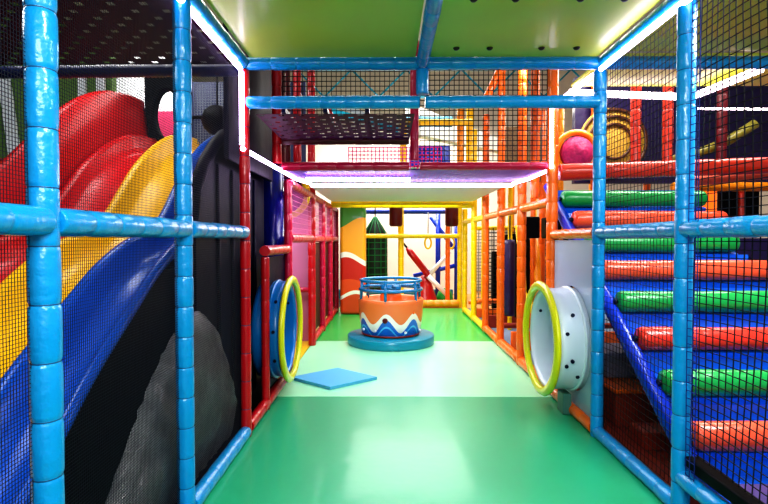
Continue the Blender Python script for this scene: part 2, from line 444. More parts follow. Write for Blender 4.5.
# navy guard standing beside the slide
GP = [(3.22, 1.50), (3.3, 1.74), (3.46, 1.92), (3.65, 2.08), (3.85, 2.2), (4.05, 2.27), (4.3, 2.3), (5.0, 2.3)]
poly = [(3.22, 0)]+[(y, z) for y, z in GP]+[(5.0, 0)]
g = thing('slide_guard', 'glossy navy padded guard with a curved top behind the dark red post', 'pad', (-1.25, 4, 0))
b = MB().prism([(y, z) for y, z in poly], 'x', -1.31, -1.24); b.build('pad_body', M['navy'], g)
MB().sweep([(-1.275, y, z+.0) for y, z in GP], .045, 12).build('rolled_edge', M['navy'], g)
for k, yy in enumerate((3.62, 3.95, 4.25, 4.6)):
    MB().sweep([(-1.235, yy, .03), (-1.23, yy, 1.0), (-1.235, yy, 1.95)], [.012, .018, .012], 12).build('padded_rib', M['navy'], g)
# dark round lamp-like knob above guard and person-like helmet shape -> black ball cushion
bb = thing('punch_ball', 'black ball hanging behind the net above the navy guard', 'ball', (-1.6, 4.7, 2.45))
MB().lathe([(0, -.14), (.07, -.125), (.12, -.08), (.145, 0), (.12, .08), (.07, .125), (0, .14)], (-1.6, 4.7, 2.52), n=24).build('ball', M['blackish'], bb)
MB().sweep([(-1.6, 4.7, 2.64), (-1.6, 4.7, 3.1)], .008, 6).build('cord', M['net_black'], bb)
# grey crumpled sheet in front of the skirt
b = MB(); bm = b.bm
TP = [(2.1, .22), (2.3, .45), (2.55, .68), (2.75, .83), (2.95, .92), (3.15, .95), (3.3, .90), (3.45, .78), (3.53, .6)]
cols = []
for i in range(41):
    y = 2.1+i*(3.53-2.1)/40; zt = catmull(TP, y)
    cols.append([bm.verts.new((-1.13+.05*math.sin(1.3*PI*k/12)+random.uniform(-.008, .008)-(.05 if k == 12 else 0), y, zt*k/12)) for k in range(13)])
for i in range(40):
    for k in range(12):
        f = bm.faces.new((cols[i][k], cols[i+1][k], cols[i+1][k+1], cols[i][k+1])); f.smooth = True
tag(b.build('crumpled_sheet', M['tarp']), 'grey crumpled sheet with a rounded top on the floor behind the second left blue post', 'sheet')
# yellow knob
kn = thing('plastic_cap', 'small yellow knob beside the second left blue post', 'knob', (-1.22, 3.0, 1.22))
MB().lathe([(0, 0), (.02, .004), (.03, .015), (.03, .035), (.022, .05), (0, .055)], (-1.28, 3.0, 1.23), 'x', 18).build('cap_disc', M['ring'], kn)
MB().sweep([(-1.34, 3.0, 1.23), (-1.27, 3.0, 1.23)], .012, 10).build('stem', M['bolt'], kn)

# upper left perforated deck
dk = thing('perforated_deck', 'dark purple perforated deck over the slide at upper left', 'deck', (-2.3, 2.5, ZT))
perforated(-4.2, XL-.06, .7, 3.54, ZT+.0, .003, .085, .042).build('deck_sheet', M['deck'], dk)
for y in (1.15, 2.5):
    MB().box((-4.2, y-.03, ZT+.02), (XL-.06, y+.03, ZT+.1)).build('joist', M['darkp'], dk)
pole('padded_beam', (-4.2, 3.66, ZT-.02), (XL-.05, 3.60, ZT-.02), mat('dark_blue_vinyl', S(14, 26, 84), .35, .3, .2, 14), 'dark blue padded beam along the back edge of the upper left deck', 'beam', 'dark beams at left')
pole('padded_beam', (-4.2, 1.5, ZT+.06), (XL-.06, 1.5, ZT+.06), M['sky'], 'sky blue cross beam at the top left corner above the purple deck', 'beam', G2)
pole('handrail', (-4.2, 4.4, 2.15), (-2.8, 4.4, 2.03), M['darkred'], 'dark red rail behind the slide wall at the left edge', 'rail', None, r=.04)
# wall behind slide
tag(MB().box((-4.6, 5.9, 0), (-3.25, 6.0, 3.6)).build('partition_wall', M['olive']), 'olive green partition behind the red slide at left', 'wall')
for i, (x, w) in enumerate(((-4.35, .13), (-3.62, .09), (-3.4, .09))):
    tag(MB().prism([(x+.2*(i == 0), 0), (x+w+.2*(i == 0), 0), (x+w-.22*(i == 0), 3.4), (x-.22*(i == 0), 3.4)], 'y', 5.84, 5.88).build('painted_board', M['white']), ['slanting white board on the olive partition at the left edge', 'narrow pale board on the olive partition, left of the oval opening', 'second narrow pale board, nearest the oval opening'][i], 'board')
# oval openings in dark panel
op = thing('oval_doorway', 'dark panel with an oval opening at the top of the slide', 'panel', (-2.5, 5.55, 2.3))
b = MB(); bm = b.bm; n = 40; cx, cz = -2.42, 2.78; I = []; O = []
for k in range(n):
    a = 2*PI*k/n; c_, s_ = math.cos(a), math.sin(a)
    I.append([bm.verts.new((cx+.14*c_, y, cz+.27*s_)) for y in (5.5, 5.58)])
    t = min((.40/abs(c_) if abs(c_) > 1e-5 else 9), (.46/abs(s_) if abs(s_) > 1e-5 else 9))
    O.append([bm.verts.new((cx+t*c_*.62, y, cz+t*s_)) for y in (5.5, 5.58)])
for k in range(n):
    j = (k+1) % n
    for q in (0, 1): bm.faces.new((I[k][q], I[j][q], O[j][q], O[k][q]))
    bm.faces.new((I[k][0], I[k][1], I[j][1], I[j][0])); bm.faces.new((O[k][0], O[k][1], O[j][1], O[j][0]))
b.build('panel_board', M['blackish'], op)
ring = [(cx+.155*math.cos(2*PI*k/40), 5.48, cz+.285*math.sin(2*PI*k/40)) for k in range(41)]
MB().sweep(ring, .025, 8, cap=False).build('oval_rim', M['blackish'], op)
tag(MB().box((-3.8, 6.9, 0), (-2.93, 6.95, 3.17)).build('pink_board', M['pink']), 'pink panel seen through the oval opening at the top of the slide', 'panel')
tag(MB().box((-3.8, 7.0, 0), (-2.93, 7.05, 3.95)).build('backing_board', mat('bright_white_panel', S(240, 242, 246), .6)), 'white panel behind the pink panel above the slide', 'panel')
tag(MB().box((-2.85, 7.0, 0), (-1.15, 7.05, 3.6)).build('backing_board', mat('blue_grey_board', S(50, 58, 96), .6)), 'blue grey board behind the white net above the navy guard', 'board')
net('white safety net above the navy guard behind the second left post', (-2.1, 5.45, 2.3), (.95, 0, 0), (0, 0, .8), .03, .03, .004, M['steel'])
tag(MB().box((-1.19, 3.62, 1.98), (-1.15, 5.0, 3.3), .01).build('backing_board', M['navy']), 'navy board behind the dark red post, above the sloping light strip', 'board')
pole('padded_post', (-2.15, 5.4, 2.3), (-2.15, 5.4, 3.2), M['blackish'], 'black padded post right of the oval opening', 'post', None)
pole('padded_beam', (-2.1, 5.4, 2.72), (-1.12, 5.4, 2.72), M['blackish'], 'black padded rail across the white net above the slide', 'beam', None, r=.02)

# ------------------------------------------------------------------ left magenta side
GM = 'magenta padded posts'
pole('padded_post', (XL, 4.10, 0), (XL, 4.10, 1.26), M['red'], 'short dark red post left of the blue tunnel ring', 'post', 'red padded posts', r=.034)
pole('padded_beam', (XL, 4.08, 1.31), (XL, 5.0, 1.31), M['red'], 'short dark red rail above the yellow tunnel ring', 'beam', 'red beams', r=.045)
pole('padded_post', (XL, 5.05, 0), (XL, 5.05, 2.0), M['magenta'], 'magenta padded post just behind the yellow tunnel ring', 'post', GM, r=.042)
L = ['first tall magenta post beyond the yellow tunnel ring', 'second tall magenta post beyond the tunnel ring', 'third tall magenta post beyond the tunnel ring', 'last magenta post before the painted pillar']
for i, y in enumerate(YF[6:10]):
    pole('padded_post', (XL, y, 0), (XL, y, 3.75 if y < 7 else 2.0), M['red'] if y < 7 else M['magenta'], L[i], 'post', GM, r=.05)
pole('padded_post', (XL, 5.59, 2.1), (XL, 5.59, 3.3), M['red'], 'red upper post behind the blue cross beams, second from the left', 'post', 'red padded posts')
pole('padded_post', (XL-.12, 5.59, 2.1), (XL-.12, 5.59, 3.3), M['darkred'], 'dark red upper post beside the second one', 'post', 'red padded posts')
pole('padded_post', (XL, 4.56, 2.1), (XL, 4.56, 3.3), M['red'], 'red upper post nearest behind the blue cross beams at left', 'post', 'red padded posts')
pole('padded_post', (XL-.0, 4.75, 2.1), (XL, 4.75, 3.3), M['darkred'], 'dark red upper post close behind the nearest one', 'post', 'red padded posts')
pole('padded_post', (XL+.18, 6.7, 3.3), (XL+.32, 6.7, 2.7), M['red'], 'slanting red brace between the upper posts and the bright hall ceiling', 'post', 'red padded posts')
pole('padded_beam', (XL, 3.53, .05), (XL, 5.05, .05), M['red'], 'dark red base beam below the yellow tunnel ring', 'beam', 'red beams', trim0=.05, trim1=.05)
pole('padded_beam', (XL, 6.62, .05), (XL, 9.71, .05), M['red'], 'dark red base beam along the magenta bays', 'beam', 'red beams', trim0=.05, trim1=.05)
for i, (a, b_) in enumerate(((5.05, 6.62), (6.62, 7.65), (7.65, 8.68), (8.68, 9.71))):
    pole('padded_beam', (XL, a, 1.42), (XL, b_, 1.42), M['magenta'], ['nearest magenta waist rail behind the tunnel ring', 'second magenta waist rail along the left bays', 'third magenta waist rail along the left bays', 'farthest magenta waist rail beside the painted pillar'][i], 'beam', 'magenta rails', trim0=.05, trim1=.05, r=.05)
    pole('padded_beam', (XL, a, 1.98), (XL, b_, 1.98), M['magenta'], ['nearest magenta top rail under the deck', 'second magenta top rail along the left bays', 'third magenta top rail along the left bays', 'farthest magenta top rail above the painted pillar'][i], 'beam', 'magenta rails', trim0=.05, trim1=.05, r=.045)
    net(['magenta net in front of the yellow arch at left', 'magenta net in the second left bay', 'magenta net in the third left bay', 'magenta net in the farthest left bay'][i], (XL, a+.05, 1.47), (0, b_-a-.1, 0), (0, 0, .47), .06, .06, .0045, M['net_pink'], 'magenta nets')
    if i:
        tag(MB().box((XL-.05, a+.08, .12), (XL-.02, b_-.08, 1.36), .008).build('bay_cushion', M['bayred']), ['', 'dark red padded panel in the nearest magenta bay', 'dark red padded panel in the middle magenta bay', 'dark red padded panel in the farthest magenta bay'][i], 'panel', 'dark red bay panels')
# interior of first bay: pinkish panel, yellow ground
tag(MB().box((-2.2, 6.9, 0), (-1.08, 6.95, 2.0)).build('pink_board', mat('pink_grey', S(196, 120, 160), .5)), 'dusty pink panel inside the opening behind the tunnel ring', 'panel')
pole('padded_beam', (-1.9, 6.8, .72), (-1.07, 6.8, .72), M['magenta'], 'low magenta rail inside the opening behind the tunnel ring', 'beam', 'magenta rails', r=.035)
# yellow arch + purple disc
ar = thing('tube_mouth', 'yellow ringed purple tube mouth high behind the magenta net', 'tube', (-1.25, 6.3, 1.98))
MB().lathe([(.25, -.03), (.31, -.03), (.325, 0), (.31, .03), (.25, .03)], (-1.3, 6.3, 1.98), 'y', 40, True).build('ring', M['yellow'], ar)
MB().lathe([(.25, 0), (.25, .4), (0, .42)], (-1.3, 6.33, 1.98), 'y', 40).build('tube_body', mat('purple_plastic', S(96, 20, 110), .3, .3), ar)
# navy column behind posts 243..288
M['navyt'] = mat('glossy_navy', S(10, 22, 120), .25, .4, .3, 5)
nv = thing('navy_tube', 'navy vertical tubes behind the light strip left of the magenta post', 'tube', (-1.5, 5, 0))
for (x, y, r) in ((-1.22, 5.3, .12), (-1.42, 5.25, .12), (-1.62, 5.2, .12), (-1.82, 5.15, .12)):
    MB().sweep([(x, y, 0), (x, y, 2.3)], r, 24).build('tube_body', M['navyt'], nv)

# tunnel rings
def tunnel(name, label, x0, s, cy, cz, rr, depth, mb, blen, tube_r, bolts, m_in):
    t = thing(name, label, 'tunnel', (x0, cy, 0))
    MB().lathe([(rr-.07, -.02), (rr-.03, -.026), (rr-.008, -.016), (rr, 0), (rr-.008, .016), (rr-.03, .026), (rr-.07, .02)], (x0, cy, cz), 'x', 64, True).build('ring', M['ring'], t)
    prof = []
    a = s*.03; e = s*blen
    k = 8
    out = [(tube_r+.012*math.sin(PI*3*i/k)**2, a+(e-a)*i/k) for i in range(k+1)]
    inn = [(tube_r-.03, a+(e-a)*i/k) for i in range(k, -1, -1)]
    ba = MB().lathe(out+inn, (x0, cy, cz), 'x', 64, True).build('barrel', mb, t)
    MB().lathe([(tube_r-.03, e-s*.01), (tube_r-.04, e-s*.03), (0.001, e-s*.035)], (x0, cy, cz), 'x', 48).build('end_cap', m_in, t)
    MB().lathe([(tube_r-.005, s*depth-.02), (tube_r+.022, s*depth-.02), (tube_r+.022, s*depth+.0), (tube_r-.005, s*depth+.0)], (x0, cy, cz), 'x', 64, True).build('flange', m_in if bolts else mb, t)
    for (ang, xo) in bolts:
        c = V(x0+s*xo, cy+(tube_r+.008)*math.cos(ang), cz+(tube_r+.008)*math.sin(ang)); d = V(0, math.cos(ang), math.sin(ang))
        MB().sweep([c-d*.004, c+d*.012], .014, 10).build('bolt', M['bolt'], ba)
    for ang in (.5, 1.9, 3.3, 4.7):
        c = V(x0+s*.1, cy+(tube_r-.03)*math.cos(ang), cz+(tube_r-.03)*math.sin(ang)); d = V(0, math.cos(ang), math.sin(ang))
        MB().sweep([c-d*.01, c+d*.006], .013, 10).build('bolt', M['bolt'], ba)
    return t
tunnel('crawl_tunnel', 'white crawl tunnel with a lime yellow rim sticking out of the grey panel at right', 1.25, 1, 4.10, .60, .465, .23, M['barrel_w'], .33, .40, [(PI+a, x) for a, x in ((.35, .08), (.25, .12), (-.25, .08), (.6, .18), (-.6, .14))], M['barrel_w'])
tunnel('crawl_tunnel', 'blue crawl tunnel with a lime yellow rim sticking out of the left side', -.885, -1, 4.57, .59, .485, .11, M['barrel_b'], .26, .425, [(PI+a, x) for a, x in ((.5, .07), (-.1, .07), (-.7, .07))], M['barrel_b'])
o = holed_panel(4.10, .60, .425, 3.62, 4.53, .08, 1.40, XR+.01, .03).build('tunnel_board', M['panel_g'])
tag(o, 'pale blue grey panel around the white tunnel at right', 'panel')
o = holed_panel(4.57, .59, .432, 4.145, 5.0, .1, 1.25, XL-.045, .02).build('tunnel_board', M['navy'])
tag(o, 'navy panel around the blue tunnel at left', 'panel')
# tunnel foot
tag(MB().box((1.40, 3.98, 0), (1.47, 4.12, .17), .01).build('support_block', mat('grey_green_plastic', S(70, 120, 110), .4)), 'small grey green block under the white tunnel', 'block')

# ------------------------------------------------------------------ right orange side
GO = 'orange and yellow padded posts along the right side'
cols_ = {4.56: 'orange', 5.59: 'orange', 6.62: 'orange', 7.65: 'orange', 8.68: 'yellow', 9.71: 'yellow'}
LL = ['orange post at the far edge of the grey tunnel panel, with the vertical light strip', 'thick orange post directly left of the tunnel rim', 'second orange post left of the tunnel rim', 'third orange post left of the tunnel rim', 'nearer of the two yellow posts ending the right row', 'farther of the two yellow posts ending the right row']
for i, y in enumerate(YF[4:10]):
    pole('padded_post', (XR, y, 0), (XR, y, 2.0 if y > 9 else 3.75 if y == 6.62 else 3.3), M[cols_[y]], LL[i], 'post', GO, r=.05)
pole('padded_post', (XR, 5.1, 1.82), (XR, 5.1, 3.3), M['orange'], 'upper orange post between the two nearest ones of the right row', 'post', GO, r=.045)
for i, (a, b_) in enumerate(zip(YF[4:9], YF[5:10])):
    c = 'orange' if i < 3 else 'yellow'
    w = ['nearest', 'second', 'third', 'fourth', 'farthest'][i]
    pole('padded_beam', (XR, a, 1.75), (XR, b_, 1.75), M[c], w+' '+c+' shoulder high rail of the right row', 'beam', 'right row rails', trim0=.05, trim1=.05, r=.045)
    pole('padded_beam', (XR, a, .05), (XR, b_, .05), M[c if i < 4 else 'yellow'], w+' '+c+' base beam of the right row on the floor edge', 'beam', 'right row base beams', trim0=.05, trim1=.05, r=.055)
pole('padded_beam', (XR, 3.55, .04), (XR, 4.56, .04), M['orange'], 'orange base beam below the grey tunnel panel', 'beam', 'right row base beams', trim0=.05, trim1=.05)
pole('padded_beam', (XR, 3.55, 1.45), (XR, 4.56, 1.45), M['orange'], 'orange rail on top of the grey tunnel panel', 'beam', 'right row rails', trim0=.05, trim1=.05, r=.04)
pole('padded_beam', (XR, 4.56, 2.01), (3.9, 4.56, 2.09), M['rtube'], 'thick red orange tube beam crossing above the top green roller', 'beam', None, r=.075, seg=.5, trim0=.06)

# inner rows behind right posts
k = 0
inner = [(2.5, 6.1, 'orange', 3.3), (2.5, 7.3, 'amber', 3.3), (2.5, 8.6, 'yellow', 2.6), (3.0, 9.6, 'orange', 2.6), (3.6, 7.0, 'orange', 3.3), (3.4, 8.4, 'amber', 3.3), (2.2, 9.6, 'yellow', 2.4), (2.15, 7.0, 'orange', 3.2)]
for i, (x, y, c, h) in enumerate(inner):
    pole('padded_post', (x, y, 0), (x, y, h), M[c], c+' post standing inside the structure behind the right row', 'post', 'inner posts behind the right row', r=.045)
for i, (a, b_, c) in enumerate((((2.5, 6.1, 1.1), (2.5, 8.6, 1.1), 'amber'), ((1.55, 8.6, .35), (3.0, 8.6, .35), 'orange'), ((1.55, 9.6, .2), (3.2, 9.6, .2), 'orange'), ((1.55, 7.0, .2), (3.6, 7.0, .2), 'brown'), ((1.6, 9.4, 1.62), (3.4, 9.4, 1.62), 'yellow'))):
    pole('padded_beam', a, b_, M[c], ['amber rail inside the structure behind the right row', 'knee high orange rail behind the yellow posts', 'low orange rail at the back behind the yellow posts', 'low brown rail behind the orange posts', 'yellow shoulder high rail at the back behind the right row'][i], 'beam', None, r=.04)
for i, (x, y, z, w, h) in enumerate(((1.95, 7.9, .5, .28, 1.0), (2.75, 8.0, .3, .3, 1.2), (1.7, 6.3, .3, .02, .9), (2.9, 6.6, .4, .35, 1.05), (3.2, 9.2, .3, .4, 1.2))):
    tag(MB().box((x, y, z), (x+w, y+.05, z+h), .01).build('dark_pad', M['blackish']), 'black upright pad hanging inside the structure behind the right row', 'pad', 'black pads behind the right row')
for i, (x, y) in enumerate(((1.75, 7.2), (2.15, 6.5), (2.55, 7.6), (3.0, 7.9))):
    q = thing('hanging_roller', 'slim round roller hanging on a rope inside the right structure', 'roller', (x, y, .3), 'hanging rollers behind the right row')
    MB().lathe([(0, .3), (.07, .31), (.08, .36), (.08, 1.35), (.07, 1.4), (0, 1.41)], (x, y, 0), n=18).build('roller_body', M['darkp'] if i % 2 == 0 else M['amber'], q)
    MB().sweep([(x, y, 1.4), (x, y, 1.75)], .01, 6).build('rope', M['net_black'], q)
for i, (x, y) in enumerate(((1.62, 6.0), (1.95, 6.2), (2.35, 6.4), (2.75, 6.6))):
    tag(MB().box((x, y, 1.42), (x+.2, y+.2, 1.68), .02).build('foam_block', M['blackish']), 'black foam block hanging under the shoulder high rail inside the right structure', 'block', 'black foam blocks')
net('black net behind the orange posts at right', (1.6, 8.3, .1), (1.7, 0, 0), (0, 0, 1.5), .07, .07, .012, M['net_black'])
for i, (x, y, c) in enumerate(((1.9, 7.8, 'yellow'), (2.08, 8.4, 'amber'), (1.75, 9.2, 'yellow'), (2.32, 7.1, 'amber'), (1.95, 6.75, 'orange'), (2.5, 9.3, 'yellow'))):
    pole('padded_post', (x, y, 0), (x, y, 2.3), M[c], c+' post standing inside the structure behind the right row', 'post', 'inner posts behind the right row', r=.035)
for i, (x, y, w_, z) in enumerate(((1.72, 6.75, .12, .35), (2.0, 7.4, .16, .3), (2.25, 8.0, .2, .4), (1.82, 8.75, .16, .2), (2.5, 8.9, .22, .3), (2.05, 9.35, .2, .5), (2.15, 6.6, .1, .5))):
    tag(MB().box((x, y, z), (x+w_, y+.05, z+1.0), .01).build('dark_pad', M['blackish']), 'black upright pad hanging inside the structure behind the right row', 'pad', 'black pads behind the right row')
for i, (y, c) in enumerate(((6.3, 'orange'), (7.95, 'brown'), (9.0, 'orange'))):
    tag(MB().box((1.56, y, 0), (3.2, y+.05, .24-.04*i), .01).build('kick_board', M[c]), ['low orange kick board behind the thick orange post', 'low brown kick board behind the orange posts', 'low orange kick board behind the yellow posts'][i], 'board')
net('grey net hanging in front of the hall light behind the right row', (1.6, 9.5, .25), (1.5, 0, 0), (0, 0, 1.4), .06, .06, .012, M['steel'])
# yellow curved ladder rail
tag(MB().sweep([(1.8, 6.9, 1.6), (1.82, 6.8, 1.1), (1.78, 6.6, .7), (1.9, 6.3, .4), (2.2, 6.1, .25)], .05, 12).build('curved_rail', M['yellow']), 'yellow curved rail descending behind the thick orange post', 'rail')
tag(MB().sweep([(2.0, 6.9, 1.6), (2.02, 6.8, 1.1), (1.98, 6.6, .7), (2.1, 6.3, .4), (2.4, 6.1, .25)], .05, 12).build('curved_rail', M['amber']), 'amber curved rail beside the yellow one behind the orange posts', 'rail')

# ------------------------------------------------------------------ roller stair
st = thing('padded_stair', 'blue padded stair climbing away behind the right hand nets', 'stair', (2.3, 3.5, 0))
X0, X1 = 1.62, 2.97
def sy(i): return 2.7+.29*i
def sz(i): return .35+.205*i
for i in range(-1, 8):
    y = sy(i); z = sz(i)
    poly = [(y+.02, max(0, z-.20)), (y-.035, z-.09), (y+.0, z-.075), (y+.26, z-.05), (y+.285, z+.11), (y+.33, z+.02)]
    MB().prism(poly, 'x', X0, X1 if i != 5 else X1-.1).build('step', M['stair'], st)
MB().sweep([(X0-.03, 2.45, .13), (X0-.03, 5.0, 1.93)], .045, 12).build('edge_roll', M['deep'], st)
MB().prism([(2.42, -.0), (2.42, .12), (4.9, 1.87), (4.9, 1.74), (2.55, .08)], 'x', X0-.03, X0-.002).build('stringer', M['deep'], st)
cl = ['rorange', 'rgreen', 'rorange', 'rgreen', 'rorange', 'rgreen', 'rorange', 'rgreen']
nm = ['lowest coral roller of the stair, cut by the nearest right post', 'lowest green roller of the stair', 'second coral roller from the bottom of the stair', 'second green roller from the bottom of the stair', 'third coral roller from the bottom, just below the blue rail', 'green roller directly under the blue rail', 'topmost coral roller, just above the blue rail', 'topmost green roller of the stair']
cl[2] = 'rred'; M['rred'] = mat('red_roller_vinyl', S(228, 58, 40), .32, .3, .4, 9)
for i in range(8):
    y = sy(i); z = sz(i); xe = X1-.02 if i != 5 else X1-.12
    t = thing('foam_roller', nm[i], 'roller', (X0, y, z), 'stair rollers')
    prof = [(0, 0), (.05, .002), (.068, .012), (.076, .035)]+[(.076+.003*math.sin(7*k+i), .035+(xe-X0-.07)*k/8) for k in range(1, 8)]+[(.076, xe-X0-.035), (.068, xe-X0-.012), (.05, xe-X0-.002), (0, xe-X0)]
    MB().lathe(prof, (X0, y-.03, z), 'x', 28).build('roller_pad', M[cl[i]], t)
    MB().sweep([(X0-.02, y-.03, z), (X0+.0, y-.03, z)], .018, 10).build('axle_end', M['bolt'], t)
tag(MB().box((1.62, 1.2, 0), (3.4, 2.36, .25), .02).build('crash_mat', M['purple']), 'dark purple crash mat at the foot of the roller stair', 'mat')
# below stair: brown boxes
bx_ = thing('storage_box', 'low brown wooden box under the roller stair', 'box', (2.1, 4, 0))
MB().box((1.70, 3.72, .0), (2.9, 4.5, .26), .01).build('box_body', M['brown'], bx_)
MB().box((1.68, 3.69, .26), (2.92, 4.52, .29), .008).build('lid', M['orange'], bx_)
tag(MB().box((1.74, 3.97, .295), (2.3, 4.4, .50), .03).build('foam_cushion', mat('grey_cushion', S(120, 124, 140), .6)), 'grey cushion lying on the brown box under the stair', 'cushion')
tag(MB().box((1.70, 3.3, .0), (2.9, 3.5, .12), .01).build('plank', M['brown']), 'brown plank in front of the box under the stair', 'plank')

# ------------------------------------------------------------------ middle decks
dd = thing('perforated_deck', 'maroon perforated deck hanging between the lower blue beam and the magenta beam', 'deck', (-.4, 4, 2.3))
perforated(XL+.06, XC-.05, 3.6, 4.5, 2.30, .003, .07, .04).build('deck_sheet', M['deckm'], dd)
for x in (-.75, -.45, -.15):
    MB().box((x-.015, 3.6, 2.315), (x+.015, 4.5, 2.35)).build('joist', M['darkp'], dd)
pole('padded_beam', (XL+.05, 4.56, 2.30), (XC-.05, 4.56, 2.30), M['darkred'], 'dark red beam along the back edge of the maroon deck', 'beam', 'red beams', trim0=.0, r=.035)
pole('padded_beam', (XL, 4.56, 2.07), (XC, 4.56, 2.07), M['magenta'], 'magenta cross beam left of the middle, above the long light strip', 'beam', 'magenta cross beams', trim0=.05, trim1=.05, r=.04)
pole('padded_beam', (XC, 4.56, 2.07), (XR, 4.56, 2.07), M['magenta'], 'magenta cross beam right of the middle, above the violet deck', 'beam', 'magenta cross beams', trim0=.05, trim1=.05, r=.036)
pole('padded_post', (XC, 4.56, 2.07), (XC, 4.56, 3.2), M['magenta'], 'magenta post at the middle behind the short blue post', 'post', GM, r=.04, trim0=.05)
vd = thing('perforated_deck', 'violet perforated deck above the long light strip', 'deck', (.2, 5, 2.05))
perforated(XL+.06, XR-.06, 4.62, 5.55, 2.045, .012, .05, .02).build('deck_sheet', M['deckv'], vd)
net('black net above the right magenta cross beam', (XC+.05, 4.57, 2.12), (XR-XC-.1, 0, 0), (0, 0, 1.0), .045, .045, .006, M['net_black'], 'black nets on the upper level')
net('black net between the two blue cross beams at left', (XL+.05, 4.6, 2.36), (XC-XL-.1, 0, 0), (0, 0, .8), .045, .045, .006, M['net_black'], 'black nets on the upper level')
net('magenta net behind the dark red deck beam', (XL+.5, 6.5, 2.1), (1.2, 0, 0), (0, 0, .5), .05, .05, .012, M['net_mag'], 'magenta nets on the upper level')
net('magenta net panel right of the middle on the upper level', (XC+.1, 6.5, 2.1), (.75, 0, 0), (0, 0, .26), .04, .04, .012, M['net_mag'], 'magenta nets on the upper level')
# upper level deck beyond
tag(MB().box((XL+.05, 5.65, 2.06), (XR-.05, 8.59, 2.09)).build('deck_board', mat('lavender_board', S(240, 230, 248), .6)), 'white deck board of the upper level behind the light strip', 'deck')
# upper level dressing
def ub(x0, x1, y, z, m, label, r=.05, grp=None):
    pole('padded_beam', (x0, y, z), (x1, y, z), M[m], label, 'beam', grp, r=r)
ub(.3, 1.3, 7.7, 3.2, 'yellow', 'yellow rail on the upper level behind the black net')
ub(.3, 1.1, 8.6, 3.42, 'teal', 'teal rail high on the upper level behind the black net', .09)
pole('padded_post', (1.3, 8.0, 2.1), (1.3, 8.0, 3.6), M['yellow'], 'yellow post on the upper level left of the orange posts', 'post', None, r=.06)
pole('padded_post', (1.12, 7.8, 2.1), (1.12, 7.8, 3.6), M['amber'], 'amber post on the upper level beside the yellow one', 'post', None, r=.05)
pole('padded_post', (.23, 7.6, 2.1), (.23, 7.6, 3.2), M['yellow'], 'yellow post on the upper level left of the middle magenta post', 'post', None, r=.05)
pole('padded_post', (1.27, 6.62, 3.22), (1.46, 6.62, 3.62), M['orange'], 'short slanting orange brace above the lower blue beam', 'post', None, r=.05)
tag(MB().box((.35, 8.2, 2.6), (1.02, 8.5, 2.95), .03).build('foam_block', M['deep']), 'dark blue foam block on the upper level behind the black net', 'block')
tag(MB().box((.35, 8.1, 2.35), (1.02, 8.5, 2.57), .03).build('foam_block', M['green']), 'dark green foam block under the blue one on the upper level', 'block')
tag(MB().box((1.58, 6.88, 2.2), (2.1, 6.93, 2.95), .02).build('speckled_board', mat('dark_net_panel', S(112, 92, 58), .6, var=.7, vscale=45)), 'dark speckled panel behind the upper orange posts', 'panel')
# sloping white duct
tag(MB().prism([(.35, 4.1), (2.6, 3.2), (2.6, 3.05), (.35, 3.5)], 'y', 9.8, 10.1).build('air_duct', mat('duct_white', S(246, 248, 244), .5)), 'white sloping duct below the hall ceiling, seen between the blue beams', 'duct')
for i, (za, zb) in enumerate(((4.3, 3.7), (4.0, 3.6))):
    tag(MB().prism([(-1.2, za), (.2, zb), (.2, zb-.12), (-1.2, za-.12)], 'y', 10.2-i*.4, 10.35-i*.4).build('ceiling_pipe', M['teal' if i else 'steel']), ['grey pipe below the hall ceiling, left of the middle', 'teal pipe below the hall ceiling, left of the middle'][i], 'pipe')
# truss
tr = thing('roof_truss', 'teal steel truss under the hall ceiling behind the nets', 'truss', (1, 11, 4.8))
MB().box((-2, 11.0, 4.5), (5, 11.06, 4.56)).build('lower_chord', M['teal'], tr)
MB().box((-2, 11.0, 5.1), (5, 11.06, 5.16)).build('upper_chord', M['teal'], tr)
for i in range(12):
    x = -2+i*.6; z0, z1 = (4.53, 5.13) if i % 2 else (5.13, 4.53)
    MB().sweep([(x, 11.03, z0), (x+.6, 11.03, z1)], .02, 6).build('brace', M['teal'], tr)

# ------------------------------------------------------------------ right upper level
t = thing('woven_disc', 'round gold woven panel with concentric rings, high behind the right nets', 'panel', (2.75, 5.6, 2.5))
MB().lathe([(0, 0), (.38, 0), (.40, .02), (.38, .04), (0, .04)], (2.64, 5.9, 2.55), 'y', 48).build('disc_body', M['gold'], t)
for r in (.20, .29, .37):
    MB().lathe([(r-.015, -.02), (r+.015, -.02), (r+.015, .0), (r-.015, .0)], (2.64, 5.89, 2.55), 'y', 48, True).build('concentric_ring', mat('dark_gold', S(90, 50, 24), .4), t)
for i, (x, y) in enumerate(((2.55, 5.2), (2.88, 5.2), (3.5, 5.3))):
    pole('padded_post', (x, y, 2.2), (x, y, 3.1), M['rtube'] if i < 2 else M['darkred'], ['salmon red upper post in front of the gold disc', 'second salmon red upper post, right of the gold disc', 'dark red upper post behind the coarse net at far right'][i], 'post', 'upper posts at right', r=.05)
tag(MB().box((2.3, 6.2, 2.1), (5.6, 6.3, 3.4)).build('backing_board', M['darkp']), 'dark purple backing panel behind the upper right posts', 'panel')
tag(MB().sweep([(3.0, 5.4, 2.25), (3.3, 5.4, 2.32), (3.6, 5.35, 2.45), (3.85, 5.3, 2.62)], .05, 10).build('curved_tube', mat('olive_yellow', S(120, 112, 40), .4)), 'olive yellow curved tube behind the coarse net at upper right', 'tube')
pole('padded_beam', (2.9, 5.0, 1.98), (4.4, 5.0, 2.12), mat('salmon_vinyl', S(232, 120, 96), .35, .3, .2, 9), 'salmon tube beam at far right behind the coarse net', 'beam', None, r=.06, seg=.5)
pole('padded_beam', (3.05, 5.4, 1.97), (4.6, 5.4, 1.97), M['amber'], 'amber tube beam below the salmon one at far right', 'beam', None, r=.05, seg=.5)
